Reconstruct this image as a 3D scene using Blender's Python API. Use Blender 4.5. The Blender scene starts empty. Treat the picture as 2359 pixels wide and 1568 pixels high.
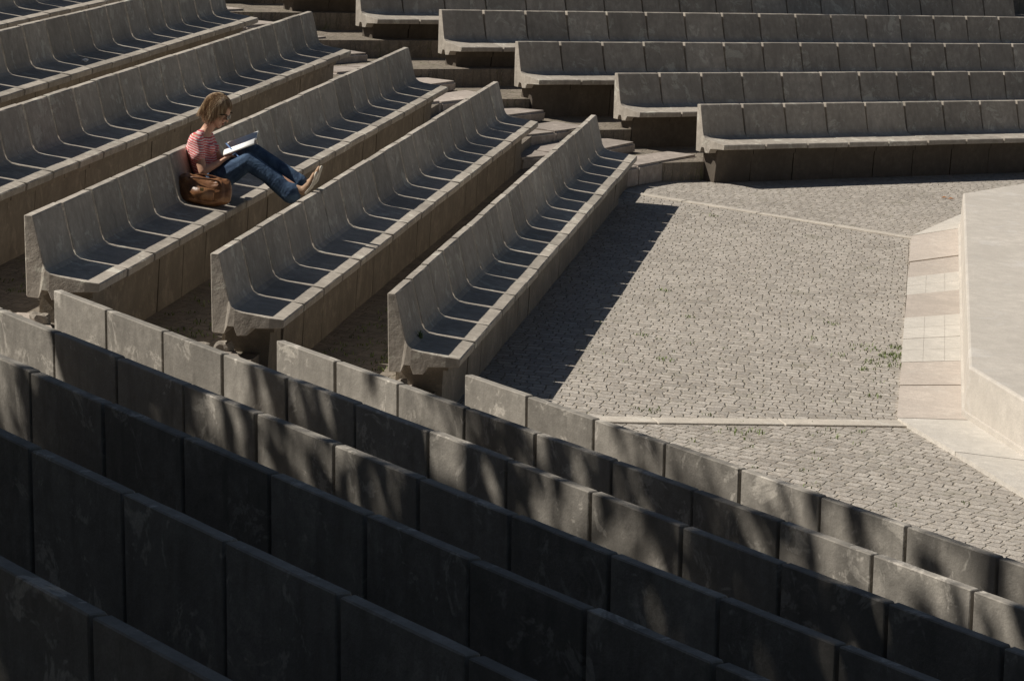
import bpy, bmesh, math, random
import numpy as np
from mathutils import Vector, Matrix, noise
random.seed(7); np.random.seed(7)
S=1.18
ZOOM=None
scene=bpy.context.scene
col=scene.collection
# ------------------------------------------------------------------ helpers
def link(o): col.objects.link(o); return o
def obj_from(name,verts,faces,mat=None,parent=None,smooth=False):
    me=bpy.data.meshes.new(name); me.from_pydata([tuple(v) for v in verts],[],faces); me.update()
    if mat: me.materials.append(mat)
    if smooth:
        for p in me.polygons: p.use_smooth=True
    o=bpy.data.objects.new(name,me); link(o)
    if parent: o.parent=parent
    return o
def from_bm(name,bm,mat=None,parent=None,smooth=False):
    me=bpy.data.meshes.new(name); bm.normal_update(); bm.to_mesh(me); bm.free()
    if mat: me.materials.append(mat)
    if smooth:
        for p in me.polygons: p.use_smooth=True
    o=bpy.data.objects.new(name,me); link(o)
    if parent: o.parent=parent
    return o
def thing(o,label,cat,group=None):
    o["label"]=label; o["category"]=cat
    if group: o["group"]=group
def empty(name,loc,rot=0):
    o=bpy.data.objects.new(name,None); o.location=loc; o.rotation_euler=(0,0,rot); o.empty_display_size=.2
    return link(o)
def add_box(bm,c,s,rot=0,jit=0):
    vs=[]
    for dx in(-.5,.5):
        for dy in(-.5,.5):
            for dz in(-.5,.5):
                x,y,z=dx*s[0],dy*s[1],dz*s[2]
                x+=random.uniform(-jit,jit);y+=random.uniform(-jit,jit);z+=random.uniform(-jit,jit)
                X=x*math.cos(rot)-y*math.sin(rot);Y=x*math.sin(rot)+y*math.cos(rot)
                vs.append(bm.verts.new((c[0]+X,c[1]+Y,c[2]+z)))
    for f in((0,1,3,2),(4,6,7,5),(0,4,5,1),(2,3,7,6),(0,2,6,4),(1,5,7,3)): bm.faces.new([vs[i] for i in f])
    return vs
# ------------------------------------------------------------------ materials
def newmat(name):
    m=bpy.data.materials.new(name); m.use_nodes=True; nt=m.node_tree; nt.nodes.clear()
    out=nt.nodes.new('ShaderNodeOutputMaterial'); b=nt.nodes.new('ShaderNodeBsdfPrincipled')
    nt.links.new(b.outputs[0],out.inputs[0]); b.inputs['Roughness'].default_value=.85
    b.inputs['Specular IOR Level'].default_value=.25
    return m,nt,b
class N:
    def __init__(s,nt): s.nt=nt
    def n(s,t,**k):
        x=s.nt.nodes.new(t)
        for a,b in k.items(): setattr(x,a,b)
        return x
    def l(s,a,b): s.nt.links.new(a,b)
    def noise(s,vec,scale,detail=5,rough=.6,dist=0):
        x=s.n('ShaderNodeTexNoise'); s.l(vec,x.inputs['Vector']); x.inputs['Scale'].default_value=scale
        x.inputs['Detail'].default_value=min(detail,4); x.inputs['Roughness'].default_value=rough; x.inputs['Distortion'].default_value=dist
        return x.outputs['Fac']
    def ramp(s,fac,stops):
        x=s.n('ShaderNodeValToRGB'); s.l(fac,x.inputs[0]); e=x.color_ramp.elements
        e[0].position,e[0].color=stops[0][0],(*stops[0][1],1) if len(stops[0][1])==3 else stops[0][1]
        e[1].position,e[1].color=stops[-1][0],(*stops[-1][1],1)
        for p,c in stops[1:-1]:
            q=e.new(p); q.color=(*c,1)
        return x.outputs[0]
    def mix(s,fac,a,b,mode='MIX'):
        x=s.n('ShaderNodeMix',data_type='RGBA',blend_type=mode)
        for v,i in((fac,0),(a,6),(b,7)):
            if isinstance(v,bpy.types.NodeSocket): s.l(v,x.inputs[i])
            elif i==0: x.inputs[0].default_value=v
            else: x.inputs[i].default_value=(*v,1)
        return x.outputs[2]
    def math(s,op,a,b=0,clamp=False):
        x=s.n('ShaderNodeMath',operation=op); x.use_clamp=clamp
        for i,v in enumerate((a,b)):
            if isinstance(v,bpy.types.NodeSocket): s.l(v,x.inputs[i])
            else: x.inputs[i].default_value=v
        return x.outputs[0]
    def bump(s,h,strength,dist,b,prev=None):
        x=s.n('ShaderNodeBump'); x.inputs['Strength'].default_value=strength; x.inputs['Distance'].default_value=dist
        s.l(h,x.inputs['Height'])
        if prev: s.l(prev,x.inputs['Normal'])
        if b: s.l(x.outputs[0],b.inputs['Normal'])
        return x.outputs[0]
g3=lambda v:(v,v,v)
def concrete(name,base,stain=.5,patch=.3,rnd=.25,scale=1.0,randcoord=True,streak=.6):
    m,nt,b=newmat(name); w=N(nt)
    tc=w.n('ShaderNodeTexCoord'); oi=w.n('ShaderNodeObjectInfo'); vec=tc.outputs['Object']
    if randcoord:
        sc=w.math('MULTIPLY',oi.outputs['Random'],57.)
        ad=w.n('ShaderNodeVectorMath',operation='ADD'); w.l(vec,ad.inputs[0]); w.l(sc,ad.inputs[1]); vec=ad.outputs[0]
    big=w.noise(vec,3*scale,4,.65,.3); mid=w.noise(vec,16*scale,2,.6)
    c=w.mix(w.ramp(big,[(.3,g3(0)),(.72,g3(1))]),tuple(x*(1-.42*stain) for x in base),tuple(x*1.14 for x in base))
    c=w.mix(w.ramp(mid,[(.35,g3(.3)),(.65,g3(1))]),tuple(x*(.68 if stain>.4 else .86) for x in base),c)
    if streak>0:
        mp=w.n('ShaderNodeMapping'); mp.inputs['Scale'].default_value=(6,6,1.4); w.l(vec,mp.inputs[0])
        st=w.noise(mp.outputs[0],2.2,3,.6)
        c=w.mix(w.math('MULTIPLY',w.ramp(st,[(.5,g3(0)),(.72,g3(1))]),stain*streak),c,tuple(x*.42 for x in base))
    pt=w.noise(vec,4.2*scale,4,.78,.6)
    c=w.mix(w.math('MULTIPLY',w.ramp(pt,[(.57,g3(0)),(.63,g3(1))]),patch),c,tuple(min(.8,x*1.75) for x in base))
    fine=w.noise(vec,110,1,.7)
    c=w.mix(w.math('MULTIPLY',w.ramp(fine,[(.4,g3(0)),(.62,g3(1))]),.3),c,tuple(x*.55 for x in base))
    if rnd:
        r=w.math('ADD',w.math('MULTIPLY',oi.outputs['Random'],2*rnd),1-rnd)
        h=w.n('ShaderNodeHueSaturation'); w.l(c,h.inputs['Color']); w.l(r,h.inputs['Value']); c=h.outputs[0]
    w.l(c,b.inputs['Base Color'])
    w.bump(w.math('ADD',w.math('MULTIPLY',fine,.3),mid),.4,.010,b)
    b.inputs['Roughness'].default_value=.9
    return m
M_seat=concrete('seat_concrete',(.50,.45,.385),.75,.4,.14)
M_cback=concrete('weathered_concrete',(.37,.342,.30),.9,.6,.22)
M_stage=concrete('stage_concrete',(.57,.525,.465),.3,.14,0,.5,False,0)
M_step=concrete('step_stone',(.46,.40,.35),.8,.25,.2)
M_slab=concrete('paving_stone',(.54,.475,.415),.3,.1,.07,1,True,0)
M_tile=concrete('pale_tile',(.60,.56,.50),.2,.06,.04,1,True,0)
M_kerb=concrete('kerb_stone',(.54,.49,.42),.4,.2,.1)
M_rubble=concrete('rubble',(.36,.32,.27),.8,.4,.2)
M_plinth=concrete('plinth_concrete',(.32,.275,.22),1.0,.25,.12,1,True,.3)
M_plinthd=concrete('shaded_stained_plinth',(.15,.125,.10),.8,.1,.12,1,True,.25)  # stained plinth colour darkened to paint in the shade under the seats
def cobble(name,rot,base=(.43,.395,.35),bw=.078,bh=.078,moss=.4):
    m,nt,b=newmat(name); w=N(nt); tc=w.n('ShaderNodeTexCoord')
    mp=w.n('ShaderNodeMapping'); mp.inputs['Rotation'].default_value=(0,0,rot); w.l(tc.outputs['Object'],mp.inputs[0])
    vec=mp.outputs[0]
    for sc,am in((.9,.14),(5,.055),(22,.026)):
        nz=w.n('ShaderNodeTexNoise'); nz.inputs['Scale'].default_value=sc; nz.inputs['Detail'].default_value=1; w.l(mp.outputs[0],nz.inputs['Vector'])
        sb=w.n('ShaderNodeVectorMath',operation='SUBTRACT'); w.l(nz.outputs['Color'],sb.inputs[0]); sb.inputs[1].default_value=(.5,.5,.5)
        ml=w.n('ShaderNodeVectorMath',operation='SCALE'); w.l(sb.outputs[0],ml.inputs[0]); ml.inputs['Scale'].default_value=am
        ad=w.n('ShaderNodeVectorMath',operation='ADD'); w.l(vec,ad.inputs[0]); w.l(ml.outputs[0],ad.inputs[1]); vec=ad.outputs[0]
    br=w.n('ShaderNodeTexBrick'); w.l(vec,br.inputs['Vector']); br.offset=.43; br.offset_frequency=2; br.squash=1.3; br.squash_frequency=3
    br.inputs['Color1'].default_value=(0,0,0,1); br.inputs['Color2'].default_value=(1,1,1,1); br.inputs['Mortar'].default_value=(.5,.5,.5,1)
    br.inputs['Scale'].default_value=1; br.inputs['Mortar Size'].default_value=.0085; br.inputs['Mortar Smooth'].default_value=.95; br.inputs['Brick Width'].default_value=bw*S; br.inputs['Row Height'].default_value=bh*S
    rnd=br.outputs['Color']; gap=br.outputs['Fac']
    stone=w.mix(rnd,tuple(x*.70 for x in base),tuple(x*1.2 for x in base))
    big=w.noise(tc.outputs['Object'],.9,4,.6); fine=w.noise(tc.outputs['Object'],60,2,.7); mid=w.noise(tc.outputs['Object'],3.2,4,.7); chip=w.noise(tc.outputs['Object'],17,2,.6)
    stone=w.mix(w.math('MULTIPLY',w.ramp(chip,[(.42,g3(0)),(.65,g3(1))]),.5),stone,(.34,.285,.225))
    stone=w.mix(w.math('MULTIPLY',w.ramp(fine,[(.38,g3(0)),(.65,g3(1))]),.45),stone,tuple(x*.5 for x in base))
    stone=w.mix(w.math('MULTIPLY',w.ramp(big,[(.35,g3(0)),(.7,g3(1))]),.35),stone,tuple(x*1.25 for x in base))
    dirt=w.mix(w.math('MULTIPLY',w.ramp(mid,[(.50,g3(0)),(.64,g3(1))]),moss),(.20,.17,.13),(.14,.155,.07))
    gp=w.math('MULTIPLY',gap,w.math('ADD',w.math('MULTIPLY',chip,1.1),.15),True)
    c=w.mix(gp,stone,dirt)
    c=w.mix(w.math('MULTIPLY',w.ramp(mid,[(.60,g3(0)),(.74,g3(1))]),.45),c,dirt)
    w.l(c,b.inputs['Base Color'])
    hgt=w.math('ADD',w.math('ADD',w.math('MULTIPLY',gap,-1.),w.math('MULTIPLY',rnd,.6)),w.math('ADD',w.math('MULTIPLY',fine,.5),w.math('MULTIPLY',chip,1.3)))
    w.bump(hgt,.65,.013*S,b); b.inputs['Roughness'].default_value=.88
    return m
M_cobA=cobble('cobblestone',math.radians(7.4)); M_cobB=cobble('cobblestone_diagonal',math.radians(28)); 
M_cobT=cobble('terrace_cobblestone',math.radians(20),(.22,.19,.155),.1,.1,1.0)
def plain(name,c,rough=.7,var=.25,scale=20,bump=.2,spec=.3):
    m,nt,b=newmat(name); w=N(nt); tc=w.n('ShaderNodeTexCoord'); f=w.noise(tc.outputs['Object'],scale,3,.6)
    w.l(w.mix(w.ramp(f,[(.3,g3(0)),(.7,g3(1))]),tuple(x*(1-var) for x in c),tuple(min(1,x*(1+var)) for x in c)),b.inputs['Base Color'])
    w.bump(f,bump,.003,b); b.inputs['Roughness'].default_value=rough; b.inputs['Specular IOR Level'].default_value=spec
    return m
# ------------------------------------------------------------------ layout (one octagon, three sectors)
fA,fB,fC=.1296,.9150,2.4858
D,R=.895,.166; ZT=.646
class Sector:
    def __init__(s,phi,side,O):
        s.d=Vector((math.sin(phi),math.cos(phi),0)); s.n=Vector((side*math.cos(phi),-side*math.sin(phi),0)); s.O=Vector((O[0],O[1],0))
        s.ang=math.atan2(s.n.y,s.n.x); s.sg=side
SA=Sector(fA,1,(-.6241,14.8334)); SB=Sector(fB,1,(1.3783,25.7177)); SC=Sector(fC,-1,(-.2059,13.6556))
CEN=Vector((13.206,18.035,0)); RHO=13.3
# ------------------------------------------------------------------ segment mesh
PROF=[(0,-.004),(.004,0),(.040,0),(.046,-.006),(.112,-.235),(.126,-.262),(.150,-.279),(.19,-.287),(.33,-.3012),(.398,-.308),(.404,-.314),(.402,-.348),(.396,-.353),(.33,-.357),(.235,-.366),(.215,-.405),(.165,-.41),(.145,-.366),(.112,-.366),(.095,-.41),(.034,-.41),(.029,-.404)]
CAPS=[(0,1,2,3),(0,3,4,21),(21,4,18,19,20),(4,5,6,17,18),(6,7,14,15,16,17),(7,8,13,14),(8,9,10,11,12,13)]
SEATW={4:.4,5:.8,6:1,7:1,8:1,9:.3,10:.3,11:.3,12:.3,13:1,14:1,15:1,16:1,17:1,18:.8,19:.4}
def seg_mesh(width,name,seed,GAP):
    rnd=random.Random(seed); hw=(width-GAP)/2; verts=[];faces=[]; npf=len(PROF)
    bev=.004; ys=[(-1,bev*.8,0),(-1,0,bev)]+[(t,0,0) for t in(-.5,0,.5)]+[(1,0,bev),(1,bev*.8,0)]
    pts=[Vector(p) for p in PROF]; nrm=[]
    for i in range(npf):
        a=pts[i-1];c=pts[(i+1)%npf]; t=(c-a).normalized(); nrm.append(Vector((-t.y,t.x)))
    for (yy,ins,bv) in ys:
        for i in range(npf):
            o=pts[i]-nrm[i]*ins
            h=hw+SEATW.get(i,0)*(GAP/2-.0015)
            y=yy*h-(bv if yy>0 else -bv)*(.4 if i in SEATW else 1)
            verts.append((o.x+rnd.uniform(-.0008,.0008),y,o.y+rnd.uniform(-.0008,.0008)))
    L=len(ys)
    for a in range(L-1):
        for i in range(npf):
            j=(i+1)%npf
            faces.append((a*npf+i,(a+1)*npf+i,(a+1)*npf+j,a*npf+j))
    for cp in CAPS:
        faces.append(tuple(cp)); faces.append(tuple((L-1)*npf+i for i in reversed(cp)))
    me=bpy.data.meshes.new(name); me.from_pydata(verts,[],faces); me.update()
    return me
def terr(k): return R*k
def bench(sec,k,start,n,w,dev,label,mat,gap=.024,pw_=.24,pm=None,inset=.05):
    dn,dz=dev; ztop=ZT+k*R+dz
    base=sec.O+sec.n*(-k*D+dn)
    mid=base+sec.d*(start+n*w/2)
    E=empty('concrete_bench',(mid.x,mid.y,terr(k)),sec.ang)
    thing(E,label,'bench','tiered concrete benches')
    mes=[seg_mesh(w,'seat_segment',100*k+i,gap) for i in range(3)]
    for m in mes: m.materials.append(mat)
    yd=1 if sec.sg>0 else -1
    zt=ztop-terr(k)
    for i in range(n):
        o=bpy.data.objects.new('seat_segment',mes[(i*7+k)%3]); link(o); o.parent=E
        o.location=(random.uniform(-.002,.002),yd*(-n*w/2+(i+.5)*w),zt+random.uniform(-.002,.002))
        o.rotation_euler=(0,random.uniform(-.003,.003),random.uniform(-.003,.003))
    bm=bmesh.new(); zt2=zt-.36; L=n*w; x0=.055
    for i in range(n):
        y=-L/2+(i+.5)*w; h=zt2+.02; ww=w-.010
        if i==0: y+=inset/2; ww-=inset
        if i==n-1: y-=inset/2; ww-=inset
        add_box(bm,(x0+pw_/2,y,(zt2-.02)/2),(pw_+random.uniform(-.006,.006),ww,h),0,.003 if 0<i<n-1 else .010)
        add_box(bm,(x0+.01+pw_/2,y,zt2-.03),(pw_+.02,ww+.002,.056),0,.002)
    add_box(bm,(x0+pw_/2-.02,0,(zt2-.02)/2-.01),(pw_+.01,L-.1-2*inset,h-.05))
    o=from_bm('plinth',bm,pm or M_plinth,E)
    return E
W=.5
devA=[(-.037,.054),(-.024,.055),(.048,.083),(.013,.122),(.0,.14),(0,.16)]
rowsA=[(0,9.12,18),(-.27,9.49,19),(-.81,9.78,20),(-1.1,10.17,22),(-1.4,10.5,23),(-1.7,10.9,24)]
labA="long concrete bench row with curved backrest on a block plinth"
for k,(a,b,n) in enumerate(rowsA):
    lab=["lowest sunlit concrete bench row beside the cobbled floor","concrete bench row under the reader's propped feet","concrete bench row the reader is sitting on",labA,labA,labA][k]
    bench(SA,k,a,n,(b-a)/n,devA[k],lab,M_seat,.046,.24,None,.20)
devB=[(.143,.021),(.008,.007),(.032,.024),(-.183,.032),(-.17,.03),(-.17,.03),(-.17,.03)]
stB=[0,-.12,-.61,-.69,-1.05,-1.4,-1.75]; nB=[12,14,15,17,18,19,20]
for k in range(7):
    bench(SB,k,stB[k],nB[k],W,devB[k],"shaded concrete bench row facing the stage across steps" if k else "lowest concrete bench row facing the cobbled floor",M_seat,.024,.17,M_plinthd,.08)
devC=[(-.015,-.099),(-.005,-.104),(0,-.085),(-.041,-.058),(-.038,-.018),(-.051,.016),(-.05,.03)]
stC=[0,-.29,-.82,-1.07,.42,1.64,4.09]; nC=[12,14,17,18,15,13,8]
for k in range(7):
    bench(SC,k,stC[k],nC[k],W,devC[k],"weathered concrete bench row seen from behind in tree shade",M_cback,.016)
# ------------------------------------------------------------------ ground and terraces
o=obj_from('ground',[(-400,-400,0),(400,-400,0),(400,400,0),(-400,400,0)],[(0,1,2,3)],M_cobB); o["kind"]="structure"
def octpt(rho,i):
    az=math.radians(299.93+45*i); r=rho/math.cos(math.radians(22.5))
    return Vector((CEN.x+r*math.sin(az),CEN.y+r*math.cos(az),0))
for k in range(11):
    r0=RHO+k*D-.22; r1=RHO+11*D+6; z=terr(k+1); verts=[];faces=[]
    idx=[-3,-2,-1,0,1,2,3]
    for i in idx:
        a=octpt(r0,i);b=octpt(r1,i); verts+=[(a.x,a.y,z-R-.02),(a.x,a.y,z),(b.x,b.y,z)]
    for j in range(len(idx)-1):
        q=3*j; faces+=[(q,q+1,q+4,q+3),(q+1,q+2,q+5,q+4)]
    o=obj_from('terrace',verts,faces,M_cobT); o["kind"]="structure"
u=Vector((-.8666,.4990,0)); v=Vector((.4990,.8666,0)); sang=math.atan2(u.y,u.x)
for k in range(6):
    for h in range(2):
        uu=14.0+.969*k+(.50 if h else 0); zt=terr(k+1)+(.012 if h==0 else .088)
        dep=.36 if h==0 else .46; vw0,vw1=-1.28,(.98 if (k==0 and h==0) else .72)
        c=CEN+u*(uu+dep/2)+v*((vw0+vw1)/2)
        bm=bmesh.new(); th=.19 if h==0 else .10
        nsl=2+(k+h)%2; L=vw1-vw0
        for i in range(nsl):
            y=-L/2+L*(i+.5)/nsl
            add_box(bm,(random.uniform(-.03,.03),y,-th/2),(dep+random.uniform(-.04,.04),L/nsl-.016,th+random.uniform(-.008,.008)),0,.010)
        bmesh.ops.bevel(bm,geom=bm.edges[:],offset=.02,segments=3,affect='EDGES')
        off=Vector((k*3.1+h,1,2))
        for vv in bm.verts: vv.co+=Vector((noise.noise(vv.co*9+off),noise.noise(vv.co*9+off*2),noise.noise(vv.co*7+off*3)*.6))*.012
        o=from_bm('stone_step',bm,M_step,None); o.location=(c.x,c.y,zt); o.rotation_euler=(0,0,sang)
        thing(o,"worn pale stone step in the aisle between bench rows",'step','aisle steps')
u2=Vector((math.sin(math.radians(254.93)),math.cos(math.radians(254.93)),0)); sang2=math.atan2(u2.y,u2.x)
for k in range(5):
    uu=14.0+.969*k; L=1.5
    c=CEN+u2*(uu+.2); bm=bmesh.new()
    for i in range(2): add_box(bm,(0,-L/2+L*(i+.5)/2,-.09),(.4,L/2-.012,.18),0,.01)
    bmesh.ops.bevel(bm,geom=bm.edges[:],offset=.01,segments=2,affect='EDGES')
    o=from_bm('stone_step',bm,M_step); o.location=(c.x,c.y,terr(k+1)+.02); o.rotation_euler=(0,0,sang2)
    thing(o,"cracked stone step in the shaded aisle behind the benches",'step','aisle steps')
fl=obj_from('paving',[(-2.1,15.45,.004),(.47,15.42,.004),(2.18,15.9,.004),(3.07,22.85,.004),(.76,24.52,.004),(-1.0,24.52,.004)],[(0,1,2,3,4,5)],M_cobA); fl["kind"]="structure"
def strip(name,a,b,wd,h,z0,seg,mat):
    a=Vector(a);b=Vector(b);L=(b-a).length;ang=math.atan2((b-a).y,(b-a).x);c=(a+b)/2;n=max(1,int(round(L/seg)));bm=bmesh.new()
    for i in range(n): add_box(bm,(-L/2+L*(i+.5)/n,random.uniform(-.004,.004),h/2-.03),(L/n-.008,wd,h+.06+random.uniform(-.002,.002)),0,.002)
    bmesh.ops.bevel(bm,geom=bm.edges[:],offset=.003,segments=1,affect='EDGES')
    o=from_bm(name,bm,mat); o.location=(c.x,c.y,z0); o.rotation_euler=(0,0,ang); o["kind"]="structure"; return o
strip('kerb',(.76,24.52),(3.13,22.93),.09,.012,0,.7,M_kerb)
strip('kerb',(-.6,15.05),(2.2,15.80),.13,.012,0,.75,M_kerb)
stage=[Vector(p) for p in[(2.56,16.05),(3.57,23.58),(4.35,24.72),(6.2,26.2),(12,26.5),(12,10),(4.6,11.2),(3.22,13.4),(2.76,15.1)]]
rr=random.Random(3)
def quadslab(bm,P,z0,z1,gap=.007):
    ce=sum(P,Vector((0,0)))/4
    P=[p+(ce-p).normalized()*gap for p in P]
    vs=[bm.verts.new((p.x,p.y,z)) for z in(z0,z1) for p in P]
    bm.faces.new(vs[4:8]); 
    for i in range(4): bm.faces.new((vs[i],vs[(i+1)%4],vs[4+(i+1)%4],vs[4+i]))
cuts=[0,.132,.234,.347,.459,.594,.706,.809,1.0]; kind=[0,0,1,1,0,1,0,0]
slabs=[]
a0,a1=Vector((2.16,15.87)),Vector((3.09,22.9)); b0,b1=Vector((2.57,15.95)),Vector((3.58,23.55))
for i in range(8):
    t0,t1=cuts[i],cuts[i+1]; slabs.append(((a0.lerp(a1,t0),b0.lerp(b1,t0),b0.lerp(b1,t1),a0.lerp(a1,t1)),kind[i]))
slabs.append(((Vector((2.57,15.95)),Vector((2.16,15.87)),Vector((2.38,15.1)),Vector((2.78,15.0))),2))
slabs.append(((Vector((2.78,15.0)),Vector((2.38,15.1)),Vector((2.88,13.2)),Vector((3.24,13.3))),2))
slabs.append(((Vector((3.09,22.9)),Vector((3.58,23.55)),Vector((4.36,24.72)),Vector((3.98,25.1))),2))
for i,(q,kd) in enumerate(slabs):
    bm=bmesh.new(); ce=sum(q,Vector((0,0)))/4; q=[p-ce for p in q]; zt=.026+rr.uniform(-.004,.004)
    quadslab(bm,q,-.05,zt)
    if kd==1:
        for a in range(3):
            for b in range(2):
                f=lambda s,t:(q[0].lerp(q[1],s)).lerp(q[3].lerp(q[2],s),t)
                quadslab(bm,[f(a/3,b/2),f((a+1)/3,b/2),f((a+1)/3,(b+1)/2),f(a/3,(b+1)/2)],zt-.003,zt+.002,.0025)
    bmesh.ops.recalc_face_normals(bm,faces=bm.faces)
    o=from_bm('paving_slab',bm,M_tile if kd else M_slab); o.location=(ce.x,ce.y,0)
    thing(o,"pale small-tiled slab in the border around the stage" if kd==1 else "pale stone slab in the border around the stage",'paving slab','border slabs around the stage')
bm=bmesh.new(); HS=.31; ce=Vector((6,19))
P=[p-ce for p in stage]
def ring(z,off): 
    out=[]
    n=len(P)
    for i in range(n):
        a,b,c=P[i-1],P[i],P[(i+1)%n]; t1=(b-a).normalized();t2=(c-b).normalized(); nn=Vector((t1.y+t2.y,-t1.x-t2.x)).normalized()
        out.append(bm.verts.new((b.x+nn.x*off,b.y+nn.y*off,z)))
    return out
sg=-1
rs=[ring(z,o*sg) for z,o in[(-.03,.014),(.055,.014),(.058,.0),(HS-.014,.0),(HS-.004,-.005),(HS,-.016)]]
for a,b in zip(rs,rs[1:]):
    for i in range(len(P)): bm.faces.new((a[i],a[(i+1)%len(P)],b[(i+1)%len(P)],b[i]))
bm.faces.new(rs[-1]); bmesh.ops.recalc_face_normals(bm,faces=bm.faces)
o=from_bm('stage',bm,M_stage); o.location=(ce.x,ce.y,0); thing(o,"low pale concrete stage platform with angled sides",'stage')
def rock(c,s,mat=M_rubble):
    bm=bmesh.new(); bmesh.ops.create_icosphere(bm,subdivisions=3,radius=1)
    off=Vector((random.random()*50,)*3)
    for vv in bm.verts:
        p=vv.co; q=Vector([max(-.75,min(.75,x)) for x in p]); k=1+.35*noise.noise(p*1.3+off)+.15*noise.noise(p*4+off)
        vv.co=Vector((q.x*s[0]*k,q.y*s[1]*k,q.z*s[2]*k))
    o=from_bm('rubble_stone',bm,mat); o.location=c; o.rotation_euler=(0,0,random.uniform(0,3)); thing(o,"broken lump of concrete at the bench row's end",'rubble','rubble at the bench ends'); return o
for k,(a,b,n) in enumerate(rowsA[:4]):
    base=SA.O+SA.n*(-k*D+devA[k][0])+SA.d*a
    for (nn,al,s) in[(-.06,.08,(.07,.09,.05)),(.08,.10,(.06,.06,.07)),(-.18,.2,(.06,.10,.04))]:
        p=base+SA.n*nn+SA.d*al; rock((p.x,p.y,terr(k+1)+.01),s)
# ------------------------------------------------------------------ plants
M_grass=plain('grass_blade',(.17,.22,.075),.6,.4,30)
vs=[];fs=[]
def tuft(x,y,z,n,rad,h):
    for i in range(n):
        a=random.uniform(0,6.28);r=rad*math.sqrt(random.random());bx,by=x+r*math.cos(a),y+r*math.sin(a);hh=h*random.uniform(.4,1.1);la=random.uniform(0,6.28);le=hh*random.uniform(.4,1.3)
        wx,wy=.0028*math.cos(la+1.57),.0028*math.sin(la+1.57);q=len(vs)
        mx,my=bx+le*.4*math.cos(la),by+le*.4*math.sin(la);tx,ty=bx+le*math.cos(la),by+le*math.sin(la)
        vs.extend([(bx-wx,by-wy,z-.004),(bx+wx,by+wy,z-.004),(mx+wx,my+wy,z+hh*.7),(mx-wx,my-wy,z+hh*.7),(tx,ty,z+hh)])
        fs.extend([(q,q+1,q+2,q+3),(q+3,q+2,q+4)])
for (x,y,n,r) in[(1.01,19.6,16,.05),(.917,17.16,24,.06),(.81,17.9,16,.05),(1.143,18.66,12,.04),(1.555,23.36,12,.05),(2.073,18.79,16,.06),(1.289,15.29,30,.10),(.789,15.67,18,.08),(2.096,16.5,18,.05),(2.37,17.8,130,.10),(2.28,17.55,80,.14),(2.42,18.1,40,.06),(2.2,18.0,40,.12),(2.15,17.3,25,.06),(1.9,18.2,10,.06),(2.02,17.7,12,.08),(1.75,15.4,16,.12)]:
    tuft(x,y,.004,n,r,.022)
for i in range(60):
    tuft(random.uniform(.4,2.3),random.uniform(13.2,18.5),.004,4,.04,.014)
for i in range(260):
    k=random.randint(0,2); al=random.uniform(-.1,3.2); p=SA.O+SA.n*(-k*D-random.uniform(.03,.5))+SA.d*al; tuft(p.x,p.y,terr(k+1),7,.05,.022)
o=obj_from('grass',vs,fs,M_grass); o["kind"]="stuff"; o["label"]="sparse green grass growing in the cobble joints"; o["category"]="grass"
p=SA.O+SA.n*(devA[0][0]+.14)+SA.d*.30
vs=[];fs=[]; tuft(0,0,0,26,.012,.035); o=obj_from('weed',vs,fs,M_grass); o.location=(p.x,p.y,ZT+.054-.272); thing(o,"small green weed sprouting from a seat joint",'plant')
M_leafd=plain('fallen_leaf',(.35,.14,.04),.7,.4,30)
for (x,y,z) in[(3.7,25.5,.01),(3.75,25.45,.01)]:
    o=obj_from('fallen_leaf',[(-.03,0,0),(0,-.02,.008),(.035,0,.004),(0,.022,.012)],[(0,1,2,3)],M_leafd); o.location=(x,y,z); thing(o,"dry orange fallen leaf on the cobbles",'leaf','fallen leaves')
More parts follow.
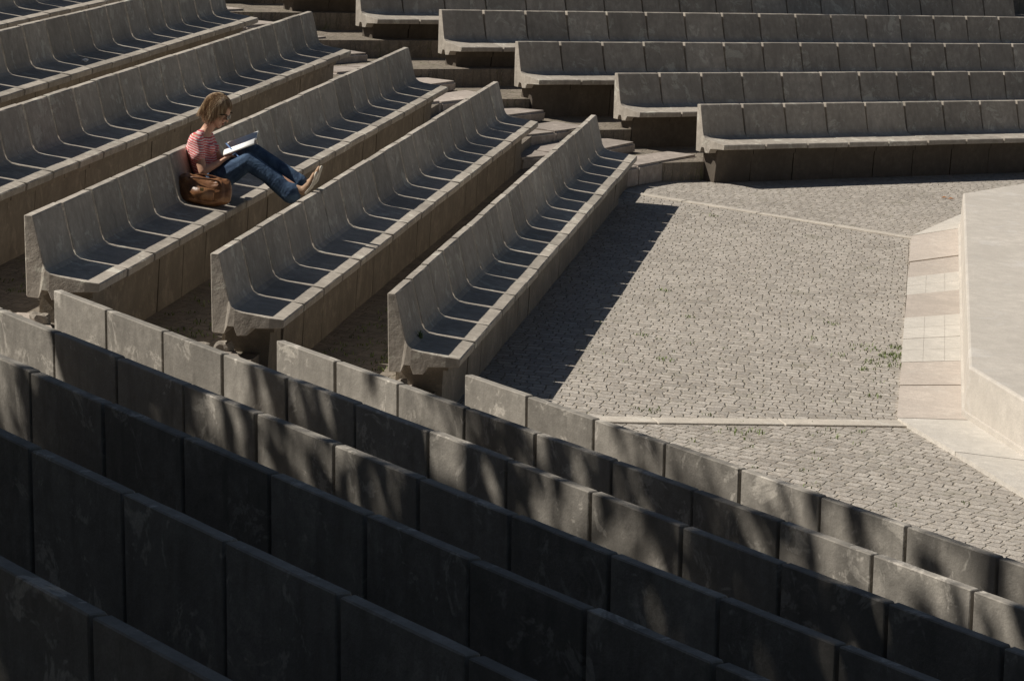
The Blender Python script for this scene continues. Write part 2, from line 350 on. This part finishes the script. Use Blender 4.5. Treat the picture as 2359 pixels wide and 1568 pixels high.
# ------------------------------------------------------------------ trees beyond the picture that throw the dappled shade
EL=math.radians(45.5); AZ=math.radians(92.5)
M_bark=plain('bark',(.10,.075,.055),.9,.4,12,.8)
M_leaf=plain('foliage',(.07,.11,.03),.6,.4,3)
def tree(x,y,z,H,crown,nleaf,seed,ncl=34,cr=(.5,1.05),ls=(.07,.13)):
    rnd=np.random.RandomState(seed); E=empty('tree',(x,y,z)); thing(E,"leafy broad tree shading the benches",'tree')
    vs=[];fs=[]
    def tube(pts,rad,ns=8):
        q=len(vs)
        for i,(p,r) in enumerate(zip(pts,rad)):
            for j in range(ns):
                a=2*math.pi*j/ns; vs.append((p[0]+r*math.cos(a),p[1]+r*math.sin(a),p[2]))
        for i in range(len(pts)-1):
            for j in range(ns):
                fs.append((q+i*ns+j,q+i*ns+(j+1)%ns,q+(i+1)*ns+(j+1)%ns,q+(i+1)*ns+j))
    cz=crown[2]
    tube([(0,0,-.2),(.05,.02,H*.2),(.1,-.1,H*.45),(0,.1,H*.7),(0,0,H*.9)],[.30,.22,.17,.12,.05])
    clumps=[]
    for i in range(ncl):
        a=rnd.uniform(0,6.28); rr_=math.sqrt(rnd.uniform(0,1)); zz=rnd.uniform(-1,1)
        cxx=crown[0]*rr_*math.cos(a)*math.sqrt(1-.6*zz*zz); cy=crown[1]*rr_*math.sin(a)*math.sqrt(1-.6*zz*zz); c=(cxx,cy,H*.72+cz*zz)
        clumps.append((c,rnd.uniform(*cr)))
        s0=(0,0,H*.5); m=[(s0[t]+c[t])/2+rnd.uniform(-.2,.2) for t in range(3)]
        tube([s0,m,c],[.07,.045,.015],6)
    obj_from('trunk',vs,fs,M_bark,E)
    V=[];F=[]
    for i in range(nleaf):
        c,r=clumps[rnd.randint(len(clumps))]
        p=np.array(c)+rnd.normal(0,r*.5,3)*np.array([1.1,1.1,.8]); ax=rnd.normal(0,1,3);ax/=np.linalg.norm(ax);b=np.cross(ax,rnd.normal(0,1,3));b/=np.linalg.norm(b)
        s=rnd.uniform(*ls); q=len(V)
        V+=[tuple(p-ax*s),tuple(p+b*s*.45),tuple(p+ax*s),tuple(p-b*s*.45)]; F.append((q,q+1,q+2,q+3))
    obj_from('crown',V,F,M_leaf,E)
    return E
def tree_s(s,y,H,crown,nleaf,seed,**k):   # s,y: where its shade falls on the ground plane
    L=H*.72/math.tan(EL)
    tree(s-L*math.sin(AZ),y-L*math.cos(AZ),0,H,crown,nleaf,seed,**k)
tree_s(-.30,8.2,10.5,(1.0,1.0,1.0),9000,1,ncl=28,cr=(.4,.7))
tree_s(.85,6.7,10.0,(1.5,1.5,1.3),10500,2,ncl=42,cr=(.4,.75))
tree_s(.75,8.7,8.6,(.75,.8,.8),3600,9,ncl=16,cr=(.35,.6))
tree_s(1.6,4.5,9.5,(2,1.7,1.5),8500,3,ncl=40,cr=(.4,.75))
tree_s(1.1,10.9,9.6,(1.6,1.7,1.5),1700,5,ncl=24,cr=(.3,.5))
tree_s(3.5,8.5,9.8,(2.0,2.0,1.7),3600,6,ncl=28,cr=(.3,.55))
tree(-4.0,35.2,1.5,10,(4.5,3.6,2.4),14000,4)
tree(1.0,37.5,1.5,10,(4,4,2.6),12000,8)
# woodland added unseen behind the camera to cut skylight on the near benches
rnw=np.random.RandomState(12); V=[];F=[]
for i in range(52000):
    a=math.radians(rnw.uniform(148,262)); r=rnw.uniform(15,19)+1.2*math.sin(a*9); zz=rnw.uniform(0,1)**.8*(10.5+1.5*math.sin(a*7))
    p=np.array([r*math.sin(a),6+r*math.cos(a),1+zz]); ax=rnw.normal(0,1,3);ax/=np.linalg.norm(ax);b=np.cross(ax,rnw.normal(0,1,3));b/=np.linalg.norm(b); s=rnw.uniform(.15,.3); q=len(V)
    V+=[tuple(p-ax*s),tuple(p+b*s*.5),tuple(p+ax*s),tuple(p-b*s*.5)]; F.append((q,q+1,q+2,q+3))
o=obj_from('treescreen',V,F,M_leaf); o["kind"]="stuff"; o["label"]="dense leafy woodland added out of view to block skylight"; o["category"]="treescreen"
# ------------------------------------------------------------------ person
def ico_np(sub=2):
    bm=bmesh.new(); bmesh.ops.create_icosphere(bm,subdivisions=sub,radius=1); v=np.array([p.co[:] for p in bm.verts]); bm.verts.index_update(); f=[[x.index for x in q.verts] for q in bm.faces]; bm.free(); return v,f
IV,IF=ico_np(2)
class Blob:
    def __init__(s): s.v=[];s.f=[];s.o=0
    def ball(s,c,r,rot=None):
        r=np.array([r]*3 if np.isscalar(r) else r); q=IV*r
        if rot is not None: q=q@np.array(rot).T
        s.v.append(q+np.array(c)); s.f+=[[i+s.o for i in f] for f in IF]; s.o+=len(IV)
    def chain(s,pts,rad):
        for i in range(len(pts)-1):
            a,b=np.array(pts[i],float),np.array(pts[i+1],float); ra=np.array([rad[i]]*3 if np.isscalar(rad[i]) else rad[i]);rb=np.array([rad[i+1]]*3 if np.isscalar(rad[i+1]) else rad[i+1])
            n=max(2,int(np.linalg.norm(b-a)/(min(ra.min(),rb.min())*.3))+1)
            for t in np.linspace(0,1,n): s.ball(a+(b-a)*t,ra+(rb-ra)*t)
    def make(s,name,mat,parent,vox,smooth=6,fac=.5):
        me=bpy.data.meshes.new(name); me.from_pydata(np.vstack(s.v).tolist(),[],s.f)
        o=bpy.data.objects.new(name,me); link(o)
        m=o.modifiers.new('r','REMESH'); m.mode='VOXEL'; m.voxel_size=vox; m.use_smooth_shade=True
        m=o.modifiers.new('s','SMOOTH'); m.factor=fac; m.iterations=smooth
        dg=bpy.context.evaluated_depsgraph_get(); me2=bpy.data.meshes.new_from_object(o.evaluated_get(dg)); o.modifiers.clear(); o.data=me2; me2.name=name
        me2.materials.clear(); me2.materials.append(mat)
        for p in me2.polygons: p.use_smooth=True
        if parent: o.parent=parent
        return o
M_skin=plain('skin',(.60,.35,.24),.5,.12,25,.1,.4)
M_jean,nt,b=newmat('denim'); w_=N(nt); tc=w_.n('ShaderNodeTexCoord'); f=w_.noise(tc.outputs['Object'],12,3,.55,.6); f2=w_.noise(tc.outputs['Object'],300,2)
w_.l(w_.mix(w_.ramp(f,[(.35,g3(0)),(.7,g3(1))]),(.03,.055,.105),(.085,.14,.225)),b.inputs['Base Color']); w_.bump(f,.6,.02,b,w_.bump(f2,.3,.002,None))
M_shirt,nt,b=newmat('striped_jersey'); w_=N(nt); tc=w_.n('ShaderNodeTexCoord'); sp=w_.n('ShaderNodeSeparateXYZ'); w_.l(tc.outputs['Object'],sp.inputs[0])
f=w_.noise(tc.outputs['Object'],12,4,.6,.5)
zz=w_.math('ADD',w_.math('ADD',sp.outputs[2],w_.math('MULTIPLY',f,.02)),w_.math('MULTIPLY',sp.outputs[0],.25))
st=w_.math('FRACT',w_.math('MULTIPLY',zz,1/(.014*S)))
w_.l(w_.mix(w_.math('GREATER_THAN',st,.45),(.82,.66,.62),(.70,.13,.14)),b.inputs['Base Color']); w_.bump(f,.8,.02,b)
M_hair,nt,b=newmat('brown_hair'); w_=N(nt); tc=w_.n('ShaderNodeTexCoord'); mp=w_.n('ShaderNodeMapping'); mp.inputs['Scale'].default_value=(60,60,8); w_.l(tc.outputs['Object'],mp.inputs[0]); f=w_.noise(mp.outputs[0],1,4,.6)
w_.l(w_.ramp(f,[(.3,(.13,.075,.042)),(.5,(.32,.215,.125)),(.66,(.60,.47,.31))]),b.inputs['Base Color']); b.inputs['Roughness'].default_value=.45; w_.bump(f,.6,.004,b)
M_dark=plain('dark_plastic',(.012,.012,.014),.15,.1,10,0,.5)
M_shoe=plain('pale_suede',(.40,.26,.17),.7,.3,20); M_sole=plain('pale_rubber',(.66,.60,.5),.6,.15,20)
M_paper=plain('paper',(.90,.90,.88),.8,.03,8,.1,.1); M_cover=plain('blue_cover',(.20,.34,.62),.5,.1,8)
M_lip=plain('lips',(.46,.18,.14),.4,.1,20)
Z0=.776
pb=SA.O+SA.n*(-2*D+devA[2][0])+SA.d*2.3
B_=Blob(); z=lambda p:(p[0],p[1],p[2]-Z0)
B_.chain([z(p) for p in[(.19,0,.865),(.15,0,.95),(.12,0,1.05),(.12,0,1.11),(.14,0,1.155)]],[(.085,.13,.075),(.065,.10,.06),(.075,.115,.06),(.06,.12,.045),(.035,.05,.03)])
B_.chain([z(p) for p in[(.14,0,1.15),(.185,0,1.225)]],[.036,.034])
th=math.radians(27); RY=[[math.cos(th),0,math.sin(th)],[0,1,0],[-math.sin(th),0,math.cos(th)]]
HC=np.array(z((.208,0,1.288))); HSc=.92
def hp(x,y,zz): return tuple(HC+np.array(RY)@np.array([x,y,zz])*HSc)
def hr(*r): return tuple(q*HSc for q in r)
B_.ball(hp(0,0,.01),hr(.085,.068,.088),RY); B_.ball(hp(.025,0,-.035),hr(.055,.052,.06),RY); B_.ball(hp(.048,0,-.078),hr(.028,.028,.020),RY)
B_.chain([hp(.080,0,.002),hp(.091,0,-.026)],[.0065,.0085]); B_.ball(hp(.074,.028,-.02),.014);B_.ball(hp(.074,-.028,-.02),.014)
B_.ball(hp(0,-.07,-.015),(.014,.008,.024),RY);B_.ball(hp(0,.07,-.015),(.014,.008,.024),RY)
def arm(sh,el,wr,ha,sgn,side):
    B_.chain([z(sh),z(el),z(wr)],[.036,.028,.019])
    w0=np.array(z(wr));h0=np.array(z(ha)); ax=(h0-w0);ax/=np.linalg.norm(ax); sd=np.array(side,float); sd-=ax*sd.dot(ax); sd/=np.linalg.norm(sd); dn=np.cross(ax,sd)
    if dn[2]>0: dn=-dn
    for t in(-1,0,1):
        B_.chain([w0+sd*.006*t,w0+ax*.06+sd*.018*t],[.014,.012])
    for i,(t,l) in enumerate([(-1.5,.058),(-.5,.068),(.5,.064),(1.5,.05)]):
        b0=w0+ax*.062+sd*.0145*t; b1=b0+ax*l*.4+dn*.008; b2=b1+ax*l*.22+dn*l*.3; b3=b2-ax*.004+dn*l*.28
        B_.chain([b0,b1,b2,b3],[.0078,.0072,.0066,.0058])
    tb=w0+ax*.022-sd*.02*sgn; B_.chain([tb,tb-sd*.02*sgn+ax*.02,tb-sd*.018*sgn+ax*.048+dn*.006],[.011,.0085,.007])
arm((.115,-.135,1.12),(.185,-.185,.945),(.265,-.125,.995),(.31,-.09,1.03),-1,(0,1,0))
arm((.115,.135,1.12),(.20,.19,.955),(.285,.13,1.03),(.33,.10,1.06),1,(0,1,0))
B_.chain([z(p) for p in[(.20,-.075,.86),(.425,-.09,1.02),(.71,-.09,.885)]],[.066,.045,.028])
B_.chain([z(p) for p in[(.20,.075,.86),(.42,.07,1.045),(.715,.05,.905)]],[.066,.040,.026])
person=B_.make('person',M_skin,None,.0042,4)
person.location=(pb.x,pb.y,Z0); person.rotation_euler=(0,0,SA.ang)
thing(person,"woman in red striped shirt and jeans reading with feet propped up",'person')
b_=Blob(); b_.chain([z(p) for p in[(.185,0,.90),(.145,0,.955),(.118,0,1.05),(.118,0,1.10)]],[(.092,.132,.06),(.082,.118,.06),(.088,.128,.06),(.074,.135,.052)])
b_.ball(z((.185,-.045,1.06)),(.035,.045,.04));b_.ball(z((.185,.045,1.06)),(.035,.045,.04))
for s_ in(-1,1): b_.chain([z((.115,s_*.10,1.118)),z((.118,s_*.138,1.105)),z((.145,s_*.165,1.035))],[.047,.048,.046])
b_.chain([z((.125,-.05,1.145)),z((.125,.05,1.145))],[.03,.03])
b_.make('shirt',M_shirt,person,.005,5)
b_=Blob(); b_.chain([z((.195,-.02,.865)),z((.195,.02,.865))],[(.096,.13,.085)]*2)
b_.chain([z(p) for p in[(.20,-.07,.855),(.32,-.085,.935),(.43,-.095,1.015),(.55,-.095,.95),(.665,-.09,.87),(.70,-.09,.85)]],[.084,.074,.058,.052,.060,.066])
b_.chain([z(p) for p in[(.20,.07,.855),(.32,.075,.955),(.425,.07,1.045),(.55,.062,.985),(.68,.052,.91),(.715,.05,.89)]],[.084,.074,.060,.054,.057,.060])
b_.make('jeans',M_jean,person,.005,5)
for (y,dz_) in((-.095,-.008),(.045,.012)):
    b_=Blob(); b_.chain([z((.735,y,.885+dz_)),z((.775,y,.876+dz_)),z((.812,y-.004,.92+dz_)),z((.836,y-.008,.975+dz_))],[(.026,.024,.026),(.026,.026,.026),(.018,.029,.026),(.013,.027,.022)])
    sh=b_.make('shoe',M_shoe,person,.0045,3)
    b_=Blob(); b_.chain([z((.793,y,.868+dz_)),z((.830,y-.004,.918+dz_)),z((.850,y-.008,.988+dz_))],[(.009,.028,.014),(.008,.030,.022),(.008,.028,.013)])
    b_.make('sole',M_sole,sh,.004,2)
# hair
hv=Blob(); hv.ball(hp(-.010,0,.020),hr(.087,.074,.087),RY); hv.ball(hp(-.038,0,-.045),hr(.048,.064,.065),RY)
for s_ in(-1,1): hv.chain([hp(.005,s_*.060,.02),hp(-.005,s_*.063,-.04),hp(-.015,s_*.056,-.075)],[(.036,.012,.03),(.032,.012,.03),(.024,.010,.015)])
hair=hv.make('hair',M_hair,person,.006,5)
V=[];F=[];rn=random.Random(5)
for i in range(2600):
    az=rn.uniform(-math.pi,math.pi); el0=rn.uniform(.8,1.5)
    if abs(az)<.75: length=rn.uniform(.015,.045)
    elif abs(az)<1.2: length=rn.uniform(.08,.15)
    else: length=rn.uniform(.14,.215)
    pts=[];nS_=8; rr0=1.0+rn.uniform(.0,.045); waz=rn.uniform(-.12,.12); ph=rn.uniform(0,6)
    el=el0
    for j in range(nS_):
        a=az+waz*j/nS_*2
        if el>-.1: p=np.array([.091*math.cos(el)*math.cos(a)-.010,.078*math.cos(el)*math.sin(a),.020+.091*math.sin(el)])*(rr0+.009*math.sin(j*1.1+ph)); last=p
        else: p=last+np.array([-.001*math.cos(a)+.002*math.cos(ph),-.002*math.sin(a)+.002*math.sin(j+ph),-length/nS_]); last=p
        el-=length/nS_/.09*1.25; pts.append(p)
    for j,p in enumerate(pts):
        wd=.0017*(1-j/(nS_)*.75); t=np.array([-math.sin(az),math.cos(az),0]); nn=np.array([math.cos(az),math.sin(az),.3])
        for q in(-t*wd,t*wd,nn*wd): V.append(hp(*(p+q)))
    b0=len(V)-3*nS_
    for j in range(nS_-1):
        for q in range(3): F.append((b0+3*j+q,b0+3*j+(q+1)%3,b0+3*j+3+(q+1)%3,b0+3*j+3+q))
obj_from('hair_strand',V,F,M_hair,hair)
bm=bmesh.new()
for s_ in(-1,1):
    c=hp(.086,s_*.028,.002); add_box(bm,c,(.005,.036,.024))
    c=hp(.045,s_*.068,.006); add_box(bm,c,(.080,.004,.006))
add_box(bm,hp(.089,0,.006),(.005,.02,.005))
bmesh.ops.bevel(bm,geom=bm.edges[:],offset=.0018,segments=2,affect='EDGES')
from_bm('sunglasses',bm,M_dark,person)
b_=Blob(); b_.ball(hp(.077,0,-.053),(.006,.016,.0042)); b_.ball(hp(.076,0,-.059),(.006,.013,.004)); b_.make('lips',M_lip,person,.0025,1)
E=empty('notebook',(0,0,0)); 
pw=lambda n_,a_,z_: SA.O+SA.n*(-2*D+devA[2][0]+n_)+SA.d*(2.3+a_)+Vector((0,0,z_))
c=pw(.375,-.02,1.092); E.location=c; E.rotation_euler=(math.radians(14),-math.radians(24),SA.ang)
thing(E,"open white notebook propped on the reader's knees",'notebook')
def page(name,y0,y1,zf,mat,x0=-.10,x1=.10):
    vs=[];fs=[];nn=12
    for i in range(nn+1):
        t=i/nn; yy=y0+(y1-y0)*t; zz=zf(t); vs+=[(x0,yy,zz),(x1,yy,zz+.003)]
    for i in range(nn): q=2*i; fs.append((q,q+1,q+3,q+2))
    o=obj_from(name,vs,fs,mat,E,True); m=o.modifiers.new('s','SOLIDIFY'); m.thickness=.006; return o
page('page',0,-.10,lambda t:.010*math.sin(t*3.1)+.01,M_paper); page('page',0,.11,lambda t:.010*math.sin(t*3.1)+.01+.012*t*t,M_paper)
pe=bmesh.new(); bmesh.ops.create_cone(pe,cap_ends=True,segments=10,radius1=.0045,radius2=.0035,depth=.12); bmesh.ops.create_cone(pe,cap_ends=True,segments=10,radius1=.0035,radius2=.0006,depth=.014,matrix=Matrix.Translation((0,0,.067)))
o=from_bm('pen',pe,M_cover); c=pw(.335,-.10,1.075); o.location=c; o.rotation_euler=(.4,2.2,SA.ang); thing(o,"blue pen held in the reader's hand",'pen')
# ------------------------------------------------------------------ bag
M_leather,nt,b=newmat('brown_leather'); w_=N(nt); tc=w_.n('ShaderNodeTexCoord'); f=w_.noise(tc.outputs['Object'],9,4,.6,.7); f2=w_.noise(tc.outputs['Object'],90,4,.6)
w_.l(w_.ramp(f,[(.3,(.10,.042,.018)),(.5,(.23,.105,.045)),(.68,(.38,.20,.095))]),b.inputs['Base Color']); w_.bump(f,.45,.02,b,w_.bump(f2,.3,.003,None)); b.inputs['Roughness'].default_value=.42; b.inputs['Specular IOR Level'].default_value=.5
M_strap=plain('dark_leather',(.12,.055,.028),.45,.3,20); M_metal=plain('brass',(.45,.33,.15),.35,.1,20)
bm=bmesh.new(); bmesh.ops.create_icosphere(bm,subdivisions=5,radius=1)
for vv in bm.verts:
    p=vv.co.copy(); e=lambda t,k: math.copysign(abs(t)**k,t)
    x=e(p.x,.62);y=e(p.y,.75);zz=e(p.z,.62); zz01=(zz+1)/2
    X=x*.168*(1.0-.14*zz01**2); Y=y*.09*(1-.4*zz01**1.5); Z=zz01*.178*(1-.12*math.cos(x*2.2)*zz01*(1 if zz>0 else 0))
    k=noise.noise(Vector((p.x*2.5,p.y*2.5,p.z*1.2)))*.014+noise.noise(p*6)*.005
    vv.co=Vector((X,Y,Z))+p.normalized()*k; vv.co.z=max(vv.co.z,0)
bag=from_bm('handbag',bm,M_leather,None,True); c=pw(.225,-.33,Z0-.004); bag.location=c; bag.rotation_euler=(0,math.radians(4),SA.ang+.1)
thing(bag,"slouchy brown leather handbag resting on the bench seat",'handbag')
def tubeobj(name,pts,r,mat,parent):
    b2=Blob(); b2.chain(pts,[r]*len(pts)); return b2.make(name,mat,parent,.003,2)
for s_ in(-1,1):
    pts=[(-.08,s_*.035,.12)]+[(.085*math.cos(math.pi-math.pi*t/8)*1.05,s_*(.045+.03*math.sin(math.pi*t/8)),.15+.012*math.sin(math.pi*t/8)) for t in range(9)]+[(.08,s_*.035,.12)]
    tubeobj('handle',pts,.006,M_strap,bag)
bm=bmesh.new(); add_box(bm,(0,-.080,.075),(.15,.018,.075)); bmesh.ops.bevel(bm,geom=bm.edges[:],offset=.006,segments=3,affect='EDGES'); from_bm('pocket',bm,M_leather,bag,True)
bm=bmesh.new(); add_box(bm,(0,-.092,.10),(.022,.006,.02)); bmesh.ops.bevel(bm,geom=bm.edges[:],offset=.002,segments=2,affect='EDGES'); from_bm('buckle',bm,M_metal,bag)
bm=bmesh.new(); bmesh.ops.create_icosphere(bm,subdivisions=3,radius=.022)
for vv in bm.verts: vv.co*=1+.5*noise.noise(vv.co*90); 
for vv in bm.verts: vv.co.z*=.6
o=from_bm('crumpled_paper',bm,M_paper); k=4; q=SA.O+SA.n*(-k*D+.27)+SA.d*5.6; o.location=(q.x,q.y,ZT+k*R+.14-.295+.012); thing(o,"crumpled white paper scrap on the seat",'litter')
# ------------------------------------------------------------------ camera
f_,t_,r_,H_=6728.,.1889,.0714,3.3374
c_,s_=math.cos(r_),math.sin(r_)
fw=Vector((0,math.cos(t_),-math.sin(t_))); rt=Vector((1,0,0)); dn=Vector((0,-math.sin(t_),-math.cos(t_)))
ix=rt*c_-dn*s_; iy=rt*s_+dn*c_
cam=bpy.data.cameras.new('camera'); co=bpy.data.objects.new('camera',cam); link(co)
Mx=Matrix(((ix.x,-iy.x,-fw.x,0),(ix.y,-iy.y,-fw.y,0),(ix.z,-iy.z,-fw.z,H_),(0,0,0,1))); co.matrix_world=Mx
cam.sensor_width=36; cam.lens=36*f_/2359; cam.clip_end=2000; cam.clip_start=.1
if ZOOM:
    zx,zy,zf=ZOOM; cam.lens*=zf; cam.shift_x=(zx-1179.5)/2359*zf; cam.shift_y=-(zy-784)/2359*zf
scene.camera=co
done=set()
for o in list(bpy.data.objects):
    if o.type=='CAMERA': o.location*=S; continue
    o.location=o.location*S
    if o.type=='MESH' and o.data.name not in done: done.add(o.data.name); o.data.transform(Matrix.Scale(S,4))
    for m in o.modifiers:
        if m.type=='SOLIDIFY': m.thickness*=S
# ------------------------------------------------------------------ light
dirn=Vector((math.cos(EL)*math.sin(AZ),math.cos(EL)*math.cos(AZ),-math.sin(EL)))
sl=bpy.data.lights.new('sun','SUN'); sl.energy=5; sl.angle=math.radians(.53); sl.color=(1,.94,.85); so=bpy.data.objects.new('sun',sl); link(so)
so.rotation_euler=dirn.to_track_quat('-Z','Y').to_euler(); so.location=(-20,20,30)
wd=bpy.data.worlds.new('World'); scene.world=wd; wd.use_nodes=True; nt=wd.node_tree; bg=nt.nodes['Background']; sk=nt.nodes.new('ShaderNodeTexSky'); sk.sky_type='NISHITA'; sk.sun_disc=False; sk.sun_elevation=EL; sk.sun_rotation=AZ+math.pi
hs=nt.nodes.new('ShaderNodeHueSaturation'); hs.inputs['Saturation'].default_value=.95
nt.links.new(sk.outputs[0],hs.inputs['Color']); nt.links.new(hs.outputs[0],bg.inputs[0]); bg.inputs[1].default_value=.034
scene.view_settings.view_transform='Standard'; scene.view_settings.look='None'; scene.view_settings.exposure=0
